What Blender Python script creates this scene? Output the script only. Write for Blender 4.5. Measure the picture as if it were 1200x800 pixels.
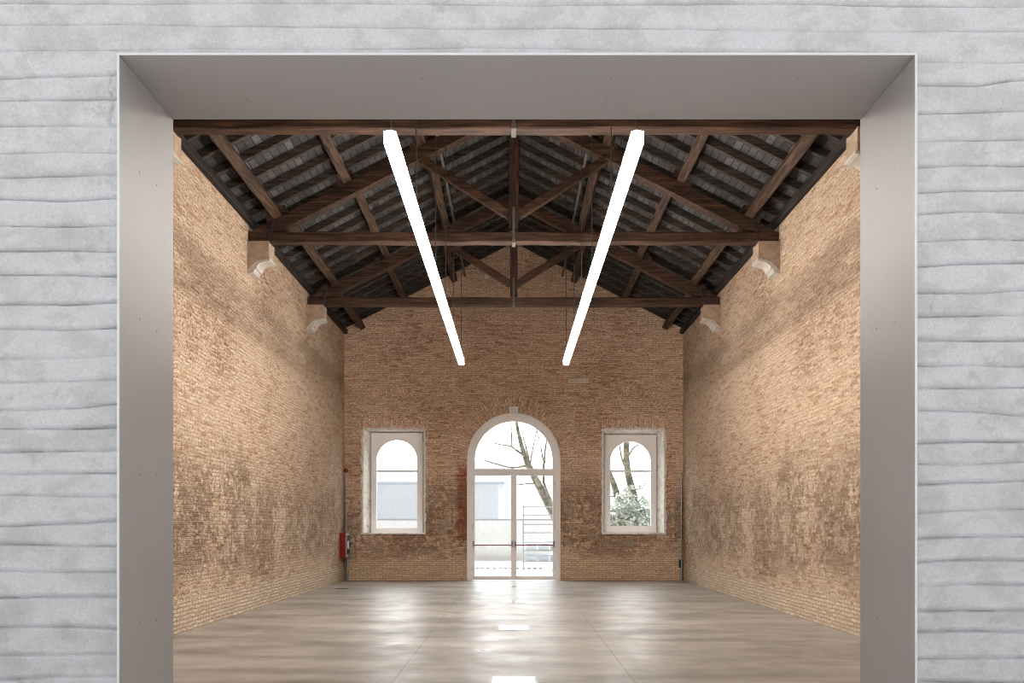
import bpy, bmesh, math, random
from math import pi, sin, cos, sqrt, atan2, radians
from mathutils import Vector, Matrix
from mathutils.geometry import tessellate_polygon

for o in list(bpy.data.objects):
    bpy.data.objects.remove(o)
S = bpy.context.scene
C = S.collection
rnd = random.Random(11)

# ------------------------------------------------------------------ camera, light, exposure
F = 933.3                     # focal length in pixels of the 1200 px wide frame
EYE = 1.52
cam = bpy.data.cameras.new('camera')
cam_o = bpy.data.objects.new('camera', cam)
C.objects.link(cam_o)
cam_o.location = (0, 0, EYE)
cam_o.rotation_euler = (pi / 2, 0, 0)
cam.sensor_width = 36
cam.lens = 28
cam.shift_x = -2 / 1200
cam.shift_y = 216 / 1200
cam.clip_start = 0.05
cam.clip_end = 400
S.camera = cam_o

S.view_settings.view_transform = 'Standard'
S.view_settings.look = 'None'
S.view_settings.gamma = 1
S.view_settings.use_curve_mapping = False
S.view_settings.exposure = 0.0

SKY = 0.58          # overcast sky on the camera's side
SKY_FAR = 7.0       # brighter cloud, sun behind it, beyond the gable
LAMP = 64.0

world = bpy.data.worlds.new('overcast_sky')
S.world = world
world.use_nodes = True
bg = world.node_tree.nodes['Background']
bg.inputs['Color'].default_value = (0.97, 0.985, 1.0, 1)
_t = world.node_tree
_c = _t.nodes.new('ShaderNodeTexCoord')
_s = _t.nodes.new('ShaderNodeSeparateXYZ')
_r = _t.nodes.new('ShaderNodeMapRange')
_r.interpolation_type = 'SMOOTHSTEP'
_r.inputs[1].default_value = -0.1
_r.inputs[2].default_value = 0.7
_r.inputs[3].default_value = SKY
_r.inputs[4].default_value = SKY_FAR
_t.links.new(_c.outputs['Generated'], _s.inputs[0])
_t.links.new(_s.outputs[1], _r.inputs[0])
# overcast skies are brightest overhead
_z = _t.nodes.new('ShaderNodeMapRange')
_z.inputs[1].default_value = 0.0
_z.inputs[2].default_value = 1.0
_z.inputs[3].default_value = 0.55
_z.inputs[4].default_value = 2.2
_m = _t.nodes.new('ShaderNodeMath')
_m.operation = 'MULTIPLY'
_t.links.new(_s.outputs[2], _z.inputs[0])
_t.links.new(_r.outputs[0], _m.inputs[0])
_t.links.new(_z.outputs[0], _m.inputs[1])
_t.links.new(_m.outputs[0], bg.inputs['Strength'])
S.cycles.filter_width = 1.1

S.cycles.use_denoising = True
S.cycles.max_bounces = 8
S.cycles.diffuse_bounces = 5
S.cycles.glossy_bounces = 4
S.cycles.transparent_max_bounces = 8
S.cycles.sample_clamp_indirect = 6.0
S.cycles.caustics_reflective = False
S.cycles.caustics_refractive = False


def area(name, loc, rot, sx, sy, energy, col=(1, 1, 1), portal=False):
    l = bpy.data.lights.new(name, 'AREA')
    l.shape = 'RECTANGLE'
    l.size = sx
    l.size_y = sy
    l.energy = energy
    l.color = col
    if portal:
        l.cycles.is_portal = True
    o = bpy.data.objects.new(name, l)
    C.objects.link(o)
    o.location = loc
    o.rotation_euler = rot
    return o


# sky seen through the door and the two windows
area('door_daylight', (0, 22.75, 2.35), (-pi / 2, 0, 0), 2.7, 4.8, 1, portal=True)
area('window_daylight', (-3.31, 22.95, 2.75), (-pi / 2, 0, 0), 1.6, 3.1, 1, portal=True)
area('window_daylight', (3.31, 22.95, 2.75), (-pi / 2, 0, 0), 1.6, 3.1, 1, portal=True)


# ------------------------------------------------------------------ node helpers
class G:
    def __init__(self, name):
        self.m = bpy.data.materials.new(name)
        self.m.use_nodes = True
        self.t = self.m.node_tree
        self.b = self.t.nodes['Principled BSDF']
        self.out = self.t.nodes['Material Output']

    def n(self, kind, **kw):
        nd = self.t.nodes.new(kind)
        for k, v in kw.items():
            setattr(nd, k, v)
        return nd

    def put(self, sock, v):
        if v is None:
            return
        if hasattr(v, 'is_linked') or isinstance(v, bpy.types.NodeSocket):
            self.t.links.new(v, sock)
        elif isinstance(v, (tuple, list)) and len(v) == 3 and sock.type == 'RGBA':
            sock.default_value = (*v, 1)
        else:
            sock.default_value = v

    def math(self, op, a, b=None, c=None, clamp=False):
        nd = self.n('ShaderNodeMath', operation=op, use_clamp=clamp)
        self.put(nd.inputs[0], a)
        self.put(nd.inputs[1], b)
        self.put(nd.inputs[2], c)
        return nd.outputs[0]

    def vmath(self, op, a, b=None):
        nd = self.n('ShaderNodeVectorMath', operation=op)
        self.put(nd.inputs[0], a)
        if b is not None:
            if op == 'SCALE':
                self.put(nd.inputs['Scale'], b)
            else:
                self.put(nd.inputs[1], b)
        return nd.outputs[0]

    def mix(self, f, a, b, mode='MIX'):
        nd = self.n('ShaderNodeMix', data_type='RGBA', blend_type=mode)
        self.put(nd.inputs[0], f)
        self.put(nd.inputs[6], a)
        self.put(nd.inputs[7], b)
        return nd.outputs[2]

    def obj(self):
        return self.n('ShaderNodeTexCoord').outputs['Object']

    def sep(self, v):
        nd = self.n('ShaderNodeSeparateXYZ')
        self.put(nd.inputs[0], v)
        return nd.outputs

    def com(self, x=0.0, y=0.0, z=0.0):
        nd = self.n('ShaderNodeCombineXYZ')
        for i, q in enumerate((x, y, z)):
            self.put(nd.inputs[i], q)
        return nd.outputs[0]

    def noise(self, v, scale, detail=4, rough=0.55, dist=0.0, color=False):
        nd = self.n('ShaderNodeTexNoise')
        self.put(nd.inputs['Vector'], v)
        nd.inputs['Scale'].default_value = scale
        nd.inputs['Detail'].default_value = detail
        nd.inputs['Roughness'].default_value = rough
        nd.inputs['Distortion'].default_value = dist
        return nd.outputs['Color' if color else 'Fac']

    def ramp(self, f, stops, interp='LINEAR'):
        nd = self.n('ShaderNodeValToRGB')
        nd.color_ramp.interpolation = interp
        e = nd.color_ramp.elements
        while len(e) < len(stops):
            e.new(0.5)
        for q, (p, c) in zip(e, stops):
            q.position = p
            if not isinstance(c, (tuple, list)):
                c = (c, c, c)
            q.color = (*c, 1)
        self.put(nd.inputs[0], f)
        return nd.outputs[0]

    def sstep(self, v, a, b):
        nd = self.n('ShaderNodeMapRange', interpolation_type='SMOOTHSTEP')
        self.put(nd.inputs[0], v)
        nd.inputs[1].default_value = a
        nd.inputs[2].default_value = b
        return nd.outputs[0]

    def bump(self, h, strength=0.5, dist=0.01):
        nd = self.n('ShaderNodeBump')
        nd.inputs['Strength'].default_value = strength
        nd.inputs['Distance'].default_value = dist
        self.put(nd.inputs['Height'], h)
        self.t.links.new(nd.outputs[0], self.b.inputs['Normal'])

    def fin(self, col=None, rough=0.6, metal=0.0, spec=0.5):
        self.put(self.b.inputs['Base Color'], col)
        self.put(self.b.inputs['Roughness'], rough)
        self.b.inputs['Metallic'].default_value = metal
        self.b.inputs['Specular IOR Level'].default_value = spec
        return self.m


def paint(name, col, rough=0.5, metal=0.0, spec=0.5, vary=0.06, scale=6.0):
    g = G(name)
    f = g.noise(g.obj(), scale, 4)
    c = g.ramp(f, [(0.3, tuple(x * (1 - vary) for x in col)), (0.7, tuple(min(1, x * (1 + vary)) for x in col))])
    return g.fin(c, rough, metal, spec)


def brick_mat(name, axis):
    g = G(name)
    p = g.obj()
    x, y, z = g.sep(p)
    u = x if axis == 'x' else y
    uv = g.com(u, z, 0.0)
    wob = g.vmath('SCALE', g.vmath('SUBTRACT', g.noise(uv, 5.0, 3, color=True), (0.5, 0.5, 0.5)), 0.03)
    vec = g.vmath('ADD', uv, wob)

    def bricks(v, w, h, mort):
        nd = g.n('ShaderNodeTexBrick')
        g.put(nd.inputs['Vector'], v)
        nd.inputs['Color1'].default_value = (0, 0, 0, 1)
        nd.inputs['Color2'].default_value = (1, 1, 1, 1)
        nd.inputs['Mortar'].default_value = (0.5, 0.5, 0.5, 1)
        nd.inputs['Scale'].default_value = 1.0
        nd.inputs['Mortar Size'].default_value = mort
        nd.inputs['Mortar Smooth'].default_value = 0.35
        nd.inputs['Brick Width'].default_value = w
        nd.inputs['Row Height'].default_value = h
        return nd.outputs['Color'], nd.outputs['Fac']

    t1, f1 = bricks(vec, 0.215, 0.059, 0.009)
    if axis == 'x':
        zz = g.math('SUBTRACT', z, 3.36)
        r = g.math('SQRT', g.math('ADD', g.math('MULTIPLY', x, x), g.math('MULTIPLY', zz, zz)))
        th = g.math('ARCTAN2', zz, x)
        t2, f2 = bricks(g.vmath('ADD', g.com(r, g.math('MULTIPLY', th, 1.55), 0.0), wob), 0.23, 0.072, 0.011)
        m = g.math('MULTIPLY', g.math('LESS_THAN', r, 1.78), g.math('GREATER_THAN', zz, 0.0))
        t1 = g.mix(m, t1, t2)
        f1 = g.math('ADD', g.math('MULTIPLY', f1, g.math('SUBTRACT', 1.0, m)), g.math('MULTIPLY', f2, m))
        xr = g.math('SUBTRACT', g.math('ABSOLUTE', x), 3.33)
        zr = g.math('SUBTRACT', z, 4.18)
        rr = g.math('SQRT', g.math('ADD', g.math('MULTIPLY', xr, xr), g.math('MULTIPLY', zr, zr)))
        t4, f4 = bricks(g.vmath('ADD', g.com(rr, g.math('MULTIPLY', g.math('ARCTAN2', zr, xr), 1.15), 0.0), wob), 0.27, 0.07, 0.012)
        m = g.math('MULTIPLY', g.math('MULTIPLY', g.math('GREATER_THAN', rr, 0.98), g.math('LESS_THAN', rr, 1.25)), g.math('GREATER_THAN', zr, 0.52))
        t1 = g.mix(m, t1, t4)
        f1 = g.math('ADD', g.math('MULTIPLY', f1, g.math('SUBTRACT', 1.0, m)), g.math('MULTIPLY', f4, m))
        t3, f3 = bricks(g.vmath('ADD', g.com(z, u, 0.0), wob), 0.30, 0.07, 0.011)
        ax = g.math('ABSOLUTE', x)
        m = g.math('MULTIPLY', g.math('MULTIPLY', g.math('GREATER_THAN', ax, 2.35), g.math('LESS_THAN', ax, 4.35)),
                   g.math('MULTIPLY', g.math('GREATER_THAN', z, 4.2), g.math('LESS_THAN', z, 4.5)))
        t1 = g.mix(m, t1, t3)
        f1 = g.math('ADD', g.math('MULTIPLY', f1, g.math('SUBTRACT', 1.0, m)), g.math('MULTIPLY', f3, m))
    big = g.noise(uv, 0.55, 6, 0.6)
    mid = g.noise(uv, 2.2, 6, 0.6)
    fine = g.noise(uv, 22.0, 5, 0.65)
    # large areas where the old lime is worn away and the red of the brick shows
    worn = g.sstep(big, 0.45, 0.68)
    tone = g.ramp(t1, [(0.0, (0.40, 0.235, 0.15)), (0.12, (0.47, 0.315, 0.215)), (0.3, (0.53, 0.38, 0.265)),
                       (0.7, (0.57, 0.42, 0.30)), (1.0, (0.62, 0.475, 0.35))])
    tone2 = g.ramp(t1, [(0.0, (0.32, 0.165, 0.10)), (0.3, (0.45, 0.285, 0.19)), (0.7, (0.53, 0.37, 0.26)),
                        (1.0, (0.59, 0.44, 0.32))])
    col = g.mix(worn, tone, tone2)
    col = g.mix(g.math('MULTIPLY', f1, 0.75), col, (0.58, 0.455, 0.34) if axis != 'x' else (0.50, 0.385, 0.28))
    lime = g.math('MULTIPLY', g.sstep(mid, 0.48, 0.72), 0.55)
    col = g.mix(lime, col, (0.60, 0.46, 0.335))
    if axis == 'x':
        # bare red bricks beside the left door jamb, ghost of removed plaster
        ax = g.math('SUBTRACT', g.math('ADD', x, g.math('MULTIPLY', g.math('SUBTRACT', mid, 0.5), 0.6)), -1.42)
        rm = g.math('MULTIPLY', g.math('SUBTRACT', 1.0, g.sstep(g.math('ABSOLUTE', ax), 0.08, 0.26)),
                    g.math('MULTIPLY', g.sstep(z, 0.9, 1.4), g.math('SUBTRACT', 1.0, g.sstep(z, 2.9, 3.6))))
        col = g.mix(g.math('MULTIPLY', rm, 0.85), col, g.ramp(t1, [(0, (0.20, 0.045, 0.028)), (1, (0.40, 0.15, 0.085))]))
        
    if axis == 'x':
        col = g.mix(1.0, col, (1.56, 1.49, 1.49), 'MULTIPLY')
    # rough dirty zone over the plinth
    zone = g.math('MULTIPLY', g.sstep(g.math('ADD', z, g.math('MULTIPLY', g.math('SUBTRACT', big, 0.5), 1.5)), 0.45, 1.0),
                  g.math('SUBTRACT', 1.0, g.sstep(g.math('ADD', z, g.math('MULTIPLY', g.math('SUBTRACT', big, 0.5), 3.0)), 1.9, 3.0)))
    pit = g.noise(g.com(u, g.math('MULTIPLY', z, 0.8), 3.0), 8.0, 8, 0.74)
    clus = g.noise(g.com(u, g.math('MULTIPLY', z, 0.7), 9.0), 0.9, 4, 0.6)
    grime = g.math('MULTIPLY', zone, g.sstep(g.math('ADD', pit, g.math('MULTIPLY', g.math('SUBTRACT', clus, 0.5), 0.55)), 0.45, 0.58))
    col = g.mix(g.math('MULTIPLY', grime, 0.58), col, (0.20, 0.115, 0.07))
    st = g.com(u, g.math('MULTIPLY', z, 2.6), 1.0)
    chip = g.sstep(g.math('ADD', g.noise(st, 10.0, 5, 0.66), g.math('MULTIPLY', g.math('SUBTRACT', big, 0.5), 0.35)), 0.56, 0.66)
    col = g.mix(g.math('MULTIPLY', chip, 0.50), col, (0.30, 0.145, 0.085))
    hole = g.sstep(g.noise(g.com(u, g.math('MULTIPLY', z, 1.6), 5.0), 19.0, 4, 0.62), 0.565, 0.65)
    col = g.mix(g.math('MULTIPLY', hole, 0.68), col, (0.20, 0.11, 0.068))
    dark_joint = g.math('MULTIPLY', g.sstep(g.noise(st, 3.0, 5, 0.6), 0.42, 0.62), f1)  # patchy darker mortar joints
    col = g.mix(g.math('MULTIPLY', dark_joint, 0.45), col, (0.27, 0.17, 0.11))
    plas = g.math('MULTIPLY', g.math('MULTIPLY', zone, g.sstep(mid, 0.52, 0.60)), 0.75)
    col = g.mix(plas, col, (0.55, 0.41, 0.30))
    # plinth of newer, paler brick
    edge = g.math('ADD', z, g.math('MULTIPLY', g.math('SUBTRACT', g.noise(uv, 1.6, 4), 0.5), 0.55))
    ph = 0.45 if axis != 'x' else 0.60
    pl = g.math('SUBTRACT', 1.0, g.sstep(edge, ph - 0.03, ph + 0.03))
    ptone = g.ramp(t1, [(0.0, (0.52, 0.40, 0.29)), (0.5, (0.60, 0.48, 0.36)), (1.0, (0.66, 0.54, 0.41))])
    pcol = g.mix(g.math('MULTIPLY', f1, 0.8), ptone, (0.36, 0.26, 0.18))
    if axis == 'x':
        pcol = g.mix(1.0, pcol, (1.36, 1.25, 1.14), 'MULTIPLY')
    col = g.mix(pl, col, pcol)
    if axis != 'x':
        # soot line left by an old floor beam
        bd = g.math('ABSOLUTE', g.math('SUBTRACT', g.math('ADD', z, g.math('MULTIPLY', g.math('SUBTRACT', mid, 0.5), 0.5)), 5.5))
        bm_ = g.math('MULTIPLY', g.math('SUBTRACT', 1.0, g.sstep(bd, 0.06, 0.36)), g.sstep(big, 0.28, 0.5))
        col = g.mix(g.math('MULTIPLY', bm_, 0.5), col, (0.21, 0.145, 0.10))
    col = g.mix(1.0, col, g.ramp(fine, [(0.25, 0.66), (0.75, 1.22)]), 'MULTIPLY')
    h = g.math('SUBTRACT', g.math('ADD', g.math('MULTIPLY', fine, 0.7), g.math('MULTIPLY', t1, 0.5)), g.math('MULTIPLY', f1, 0.9))
    h = g.math('SUBTRACT', h, g.math('MULTIPLY', grime, 1.2))
    h = g.math('SUBTRACT', h, g.math('MULTIPLY', chip, 0.8))
    g.bump(g.math('SUBTRACT', h, g.math('MULTIPLY', hole, 0.8)), 0.9, 0.018)
    return g.fin(col, 0.92, 0, 0.15)


def wood_mat(name, axis, dark, light, rough=0.7):
    g = G(name)
    x, y, z = g.sep(g.obj())
    k = 0.06
    sc = {'x': (k, 1, 1), 'y': (1, k, 1), 'z': (1, 1, k)}[axis]
    v = g.com(*[g.math('MULTIPLY', q, s) for q, s in zip((x, y, z), sc)])
    info = g.n('ShaderNodeObjectInfo').outputs['Random']
    v = g.vmath('ADD', v, g.com(g.math('MULTIPLY', info, 7.0), g.math('MULTIPLY', info, 3.0), 0.0))
    f = g.noise(v, 26.0, 6, 0.65, 0.4)
    b = g.noise(g.obj(), 1.3, 4)
    mid = tuple(a * .62 + c * .38 for a, c in zip(dark, light))
    col = g.ramp(f, [(0.34, dark), (0.5, mid), (0.68, light)])
    col = g.mix(1.0, col, g.ramp(b, [(0.3, 0.62), (0.7, 1.3)]), 'MULTIPLY')
    g.bump(f, 0.5, 0.008)
    return g.fin(col, rough, 0, 0.3)


def concrete_floor():
    g = G('polished_concrete')
    p = g.obj()
    x, y, z = g.sep(p)
    a = g.noise(p, 0.7, 5, 0.58)
    b = g.noise(p, 4.0, 6, 0.6)
    c = g.noise(p, 45.0, 3, 0.6)
    s = g.noise(g.com(g.math('MULTIPLY', x, 0.5), g.math('MULTIPLY', y, 1.7), 0.0), 0.9, 5, 0.55)
    col = g.ramp(a, [(0.2, (0.215, 0.185, 0.16)), (0.5, (0.315, 0.283, 0.253)), (0.8, (0.43, 0.395, 0.36))])
    col = g.mix(0.5, col, g.ramp(b, [(0.2, (0.205, 0.178, 0.155)), (0.8, (0.43, 0.393, 0.358))]))
    col = g.mix(1.0, col, g.ramp(s, [(0.38, 0.72), (0.62, 1.15)]), 'MULTIPLY')
    # saw-cut joints
    j = g.math('ABSOLUTE', g.math('SUBTRACT', g.math('ABSOLUTE', x), 1.18))
    jm = g.math('LESS_THAN', j, 0.006)
    col = g.mix(g.math('MULTIPLY', jm, 0.6), col, (0.09, 0.075, 0.062))
    r = g.math('ADD', g.ramp(g.noise(p, 1.8, 6, 0.62), [(0.27, 0.21), (0.73, 0.48)]), g.math('MULTIPLY', b, 0.10))
    g.bump(g.math('SUBTRACT', g.math('ADD', g.math('MULTIPLY', b, 0.6), g.math('MULTIPLY', c, 0.10)), g.math('MULTIPLY', jm, 0.8)), 0.08, 0.012)
    return g.fin(col, r, 0, 0.28)


def plaster_white():
    g = G('white_painted_masonry')
    p = g.obj()
    x, y, z = g.sep(p)
    a = g.noise(g.com(x, 0.0, g.math('MULTIPLY', z, 1.6)), 4.5, 7, 0.62, 0.3)
    b = g.noise(p, 70.0, 5, 0.7)
    c = g.noise(p, 12.0, 5, 0.6)
    col = g.ramp(a, [(0.3, (0.53, 0.53, 0.535)), (0.46, (0.60, 0.60, 0.612)), (0.53, (0.66, 0.66, 0.68)), (0.75, (0.69, 0.69, 0.715))])
    gr = g.noise(p, 190.0, 3, 0.75)
    col = g.mix(1.0, col, g.ramp(gr, [(0.3, 0.88), (0.7, 1.08)]), 'MULTIPLY')
    st = g.sstep(g.noise(p, 5.0, 8, 0.72), 0.57, 0.69)
    col = g.mix(g.math('MULTIPLY', st, 0.5), col, (0.40, 0.39, 0.37))
    col = g.mix(1.0, col, g.ramp(b, [(0.3, 0.90), (0.7, 1.06)]), 'MULTIPLY')
    g.bump(g.math('ADD', g.math('MULTIPLY', b, 0.45), g.math('MULTIPLY', c, 0.8)), 0.35, 0.006)
    return g.fin(col, 0.75, 0, 0.25)


def deck_mat():
    g = G('grey_roof_boards')
    x, y, z = g.sep(g.obj())
    s = g.math('MULTIPLY', g.math('ABSOLUTE', x), 1.122)
    nd = g.n('ShaderNodeTexBrick')
    g.put(nd.inputs['Vector'], g.com(g.math('ADD', y, 0.0), s, 0.0))
    nd.inputs['Color1'].default_value = (0, 0, 0, 1)
    nd.inputs['Color2'].default_value = (1, 1, 1, 1)
    nd.inputs['Mortar'].default_value = (0.5, 0.5, 0.5, 1)
    nd.inputs['Scale'].default_value = 1.0
    nd.inputs['Mortar Size'].default_value = 0.009
    nd.inputs['Mortar Smooth'].default_value = 0.2
    nd.inputs['Brick Width'].default_value = 0.57
    nd.inputs['Row Height'].default_value = 0.13
    f = nd.outputs['Fac']
    n1 = g.noise(g.obj(), 7.0, 6, 0.65)
    col = g.ramp(nd.outputs['Color'], [(0, (0.05, 0.047, 0.047)), (0.5, (0.08, 0.077, 0.078)), (1, (0.115, 0.11, 0.11))])
    col = g.mix(1.0, col, g.ramp(n1, [(0.3, 0.6), (0.7, 1.25)]), 'MULTIPLY')
    col = g.mix(g.math('MULTIPLY', f, 0.9), col, (0.02, 0.018, 0.016))
    g.bump(g.math('SUBTRACT', n1, f), 0.6, 0.015)
    return g.fin(col, 0.85, 0, 0.2)


def emit(name, col, k):
    g = G(name)
    g.b.inputs['Base Color'].default_value = (0.9, 0.9, 0.9, 1)
    g.b.inputs['Emission Color'].default_value = (*col, 1)
    g.b.inputs['Emission Strength'].default_value = k
    return g.m


def glass_mat():
    g = G('clear_glass')
    tr = g.n('ShaderNodeBsdfTransparent')
    tr.inputs[0].default_value = (0.95, 0.97, 0.97, 1)
    gl = g.n('ShaderNodeBsdfGlossy')
    gl.inputs['Roughness'].default_value = 0.02
    mx = g.n('ShaderNodeMixShader')
    mx.inputs[0].default_value = 0.03
    g.t.links.new(tr.outputs[0], mx.inputs[1])
    g.t.links.new(gl.outputs[0], mx.inputs[2])
    g.t.links.new(mx.outputs[0], g.out.inputs['Surface'])
    return g.m


def liner_mat():
    g = G('satin_grey_steel')
    p = g.obj()
    a = g.noise(p, 240.0, 2)
    b = g.noise(p, 1.6, 3)
    col = g.ramp(b, [(0.3, (0.41, 0.387, 0.378)), (0.7, (0.44, 0.417, 0.408))])
    g.bump(a, 0.09, 0.002)
    return g.fin(col, 0.36, 0.0, 0.2)


def bark_mat():
    g = G('mossy_bark')
    p = g.obj()
    a = g.noise(p, 5.0, 7, 0.7)
    b = g.noise(p, 22.0, 4, 0.7)
    col = g.ramp(a, [(0.32, (0.07, 0.068, 0.06)), (0.48, (0.18, 0.178, 0.15)), (0.6, (0.30, 0.305, 0.23)), (0.75, (0.45, 0.46, 0.40))])
    g.bump(b, 0.6, 0.03)
    return g.fin(col, 0.9, 0, 0.1)


M = {}
M['brick_side'] = brick_mat('old_brick_side', 'y')
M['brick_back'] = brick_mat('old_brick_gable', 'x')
M['floor'] = concrete_floor()
M['white_wall'] = plaster_white()
M['deck'] = deck_mat()
D, L_ = (0.009, 0.0042, 0.0024), (0.10, 0.047, 0.024)
M['wood_x'] = wood_mat('dark_timber_across', 'x', D, L_)
M['wood_y'] = wood_mat('dark_timber_along', 'y', D, (0.125, 0.068, 0.039))
M['wood_z'] = wood_mat('dark_timber_upright', 'z', D, L_)
M['rafter'] = wood_mat('grey_brown_timber', 'x', (0.013, 0.0095, 0.0075), (0.09, 0.066, 0.052))
M['plate'] = wood_mat('wall_plate_shadow', 'y', (0.008, 0.006, 0.005), (0.03, 0.023, 0.02))  # near-black plate, the eaves shadow put into its colour
M['iron'] = paint('dark_iron', (0.05, 0.045, 0.042), 0.55, 0.6)
M['old_iron'] = paint('worn_iron', (0.13, 0.115, 0.10), 0.5, 0.5)
M['steel'] = paint('galvanised_steel', (0.33, 0.33, 0.32), 0.4, 0.7)
M['liner'] = liner_mat()
M['edge'] = paint('pale_steel_edge', (0.80, 0.80, 0.82), 0.4, 0.0)
M['seam'] = paint('dark_seam', (0.05, 0.047, 0.045), 0.7)
M['screw'] = paint('painted_screw', (0.36, 0.33, 0.32), 0.3, 0.5)
M['lamp'] = emit('white_diffuser', (1.0, 0.95, 0.88), LAMP)
M['alu'] = paint('white_aluminium', (0.75, 0.75, 0.75), 0.4)
M['cable'] = paint('black_cable', (0.02, 0.02, 0.02), 0.6)
M['frame'] = paint('warm_white_joinery', (0.87, 0.835, 0.82), 0.45, vary=0.02)
M['glass'] = glass_mat()
M['lime'] = None
M['red'] = paint('red_lacquer', (0.24, 0.008, 0.013), 0.35)
M['redbar'] = paint('red_push_bar', (0.26, 0.010, 0.022), 0.35)
M['grey_plastic'] = paint('grey_plastic', (0.30, 0.30, 0.31), 0.5)
M['white_paper'] = paint('white_enamel', (0.75, 0.75, 0.75), 0.4)
M['black'] = paint('black_plastic', (0.02, 0.02, 0.022), 0.5)
M['yellow'] = paint('yellow_tag', (0.6, 0.45, 0.03), 0.5)
M['plate_steel'] = paint('brushed_steel_plate', (0.80, 0.78, 0.76), 0.16, 0.95, vary=0.03)
M['stone'] = paint('pale_moulded_stone', (0.44, 0.395, 0.345), 0.85, vary=0.15, scale=14)
M['stone_pale'] = paint('pale_tan_stone', (0.66, 0.56, 0.46), 0.9, vary=0.12, scale=9)
M['stone_dull'] = paint('brown_plastered_stone', (0.33, 0.235, 0.165), 0.9, vary=0.22, scale=9)
M['bark'] = bark_mat()
M['leaf'] = paint('grey_green_leaf', (0.46, 0.52, 0.48), 0.6, vary=0.4, scale=8)
M['yard'] = paint('pale_yard_paving', (0.74, 0.73, 0.72), 0.95, vary=0.1, scale=3)
M['ground'] = paint('pale_gravel', (0.50, 0.49, 0.48), 0.95, vary=0.15, scale=3)
M['render_wall'] = paint('pale_render', (0.72, 0.72, 0.73), 0.9)
M['coping'] = paint('grey_coping', (0.33, 0.33, 0.35), 0.9)
M['house'] = paint('bluish_render', (0.60, 0.62, 0.65), 0.9)
M['house_roof'] = paint('slate_roof', (0.45, 0.47, 0.50), 0.9)
M['rack'] = paint('blue_grey_metal', (0.30, 0.34, 0.40), 0.5)
M['crate'] = paint('pale_blue_plastic', (0.42, 0.52, 0.60), 0.5)
M['kerb'] = paint('dark_kerb_stone', (0.30, 0.29, 0.28), 0.9, vary=0.3)


def lime_mat():
    g = G('rough_white_plaster')
    p = g.obj()
    a = g.noise(p, 6.0, 8, 0.75)
    b = g.noise(p, 30.0, 5, 0.7)
    col = g.ramp(a, [(0.33, (0.42, 0.34, 0.27)), (0.43, (0.72, 0.68, 0.63)), (0.58, (0.85, 0.83, 0.80))])
    g.bump(g.math('ADD', a, b), 0.8, 0.02)
    return g.fin(col, 0.9, 0, 0.2)


M['lime'] = lime_mat()


# ------------------------------------------------------------------ mesh helpers
def obj(name, bm, mat, parent=None, smooth=False, loc=None):
    bmesh.ops.recalc_face_normals(bm, faces=bm.faces[:])
    me = bpy.data.meshes.new(name)
    bm.to_mesh(me)
    bm.free()
    me.materials.append(mat)
    if smooth:
        for p in me.polygons:
            p.use_smooth = True
    o = bpy.data.objects.new(name, me)
    C.objects.link(o)
    if parent is not None:
        o.parent = parent
    if loc is not None:
        o.location = loc
    return o


def thing(name, label, cat, loc=(0, 0, 0), group=None, rz=0.0):
    o = bpy.data.objects.new(name, None)
    o.empty_display_size = 0.1
    C.objects.link(o)
    o.location = loc
    o.rotation_euler = (0, 0, rz)
    return tag(o, label, cat, group)


def tag(o, label, cat, group=None, kind=None):
    o['label'] = label
    o['category'] = cat
    if group:
        o['group'] = group
    if kind:
        o['kind'] = kind
    return o


def struct(o, label=None, cat=None):
    o['kind'] = 'structure'
    if label:
        o['label'] = label
        o['category'] = cat
    return o


def B():
    return bmesh.new()


def box(bm, x0, x1, y0, y1, z0, z1):
    v = [bm.verts.new((x, y, z)) for x in (x0, x1) for y in (y0, y1) for z in (z0, z1)]
    for f in ((0, 1, 3, 2), (4, 6, 7, 5), (0, 4, 5, 1), (2, 3, 7, 6), (0, 2, 6, 4), (1, 5, 7, 3)):
        bm.faces.new([v[i] for i in f])


def bbox(bm, x0, x1, y0, y1, z0, z1, bev=0.006, seg=2):
    b2 = bmesh.new()
    box(b2, x0, x1, y0, y1, z0, z1)
    bmesh.ops.bevel(b2, geom=b2.edges[:], offset=bev, segments=seg, affect='EDGES')
    me = bpy.data.meshes.new('tmp')
    b2.to_mesh(me)
    b2.free()
    bm.from_mesh(me)
    bpy.data.meshes.remove(me)


def slab(bm, outer, holes, a0, a1, put):
    """a polygon with holes, extruded; put(u, v, a) gives the 3-D point"""
    loops = [outer] + list(holes)
    flat = [p for l in loops for p in l]
    tris = tessellate_polygon([[Vector((p[0], p[1], 0)) for p in l] for l in loops])
    A = [bm.verts.new(put(p[0], p[1], a0)) for p in flat]
    Bv = [bm.verts.new(put(p[0], p[1], a1)) for p in flat]
    for t in tris:
        try:
            bm.faces.new([A[i] for i in t])
            bm.faces.new([Bv[i] for i in reversed(t)])
        except ValueError:
            pass
    k = 0
    for l in loops:
        n = len(l)
        for i in range(n):
            j = (i + 1) % n
            bm.faces.new((A[k + i], A[k + j], Bv[k + j], Bv[k + i]))
        k += n


XZ = lambda u, v, a: (u, a, v)
YZ = lambda u, v, a: (a, u, v)


def arch(x0, x1, z0, zs, n=28):
    """closed outline: rectangle with a half-round top, springing at zs"""
    c, r = (x0 + x1) / 2, (x1 - x0) / 2
    pts = [(x0, z0), (x1, z0)]
    for i in range(n + 1):
        a = pi * i / n
        pts.append((c + r * cos(a), zs + r * sin(a)))
    return pts


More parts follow.
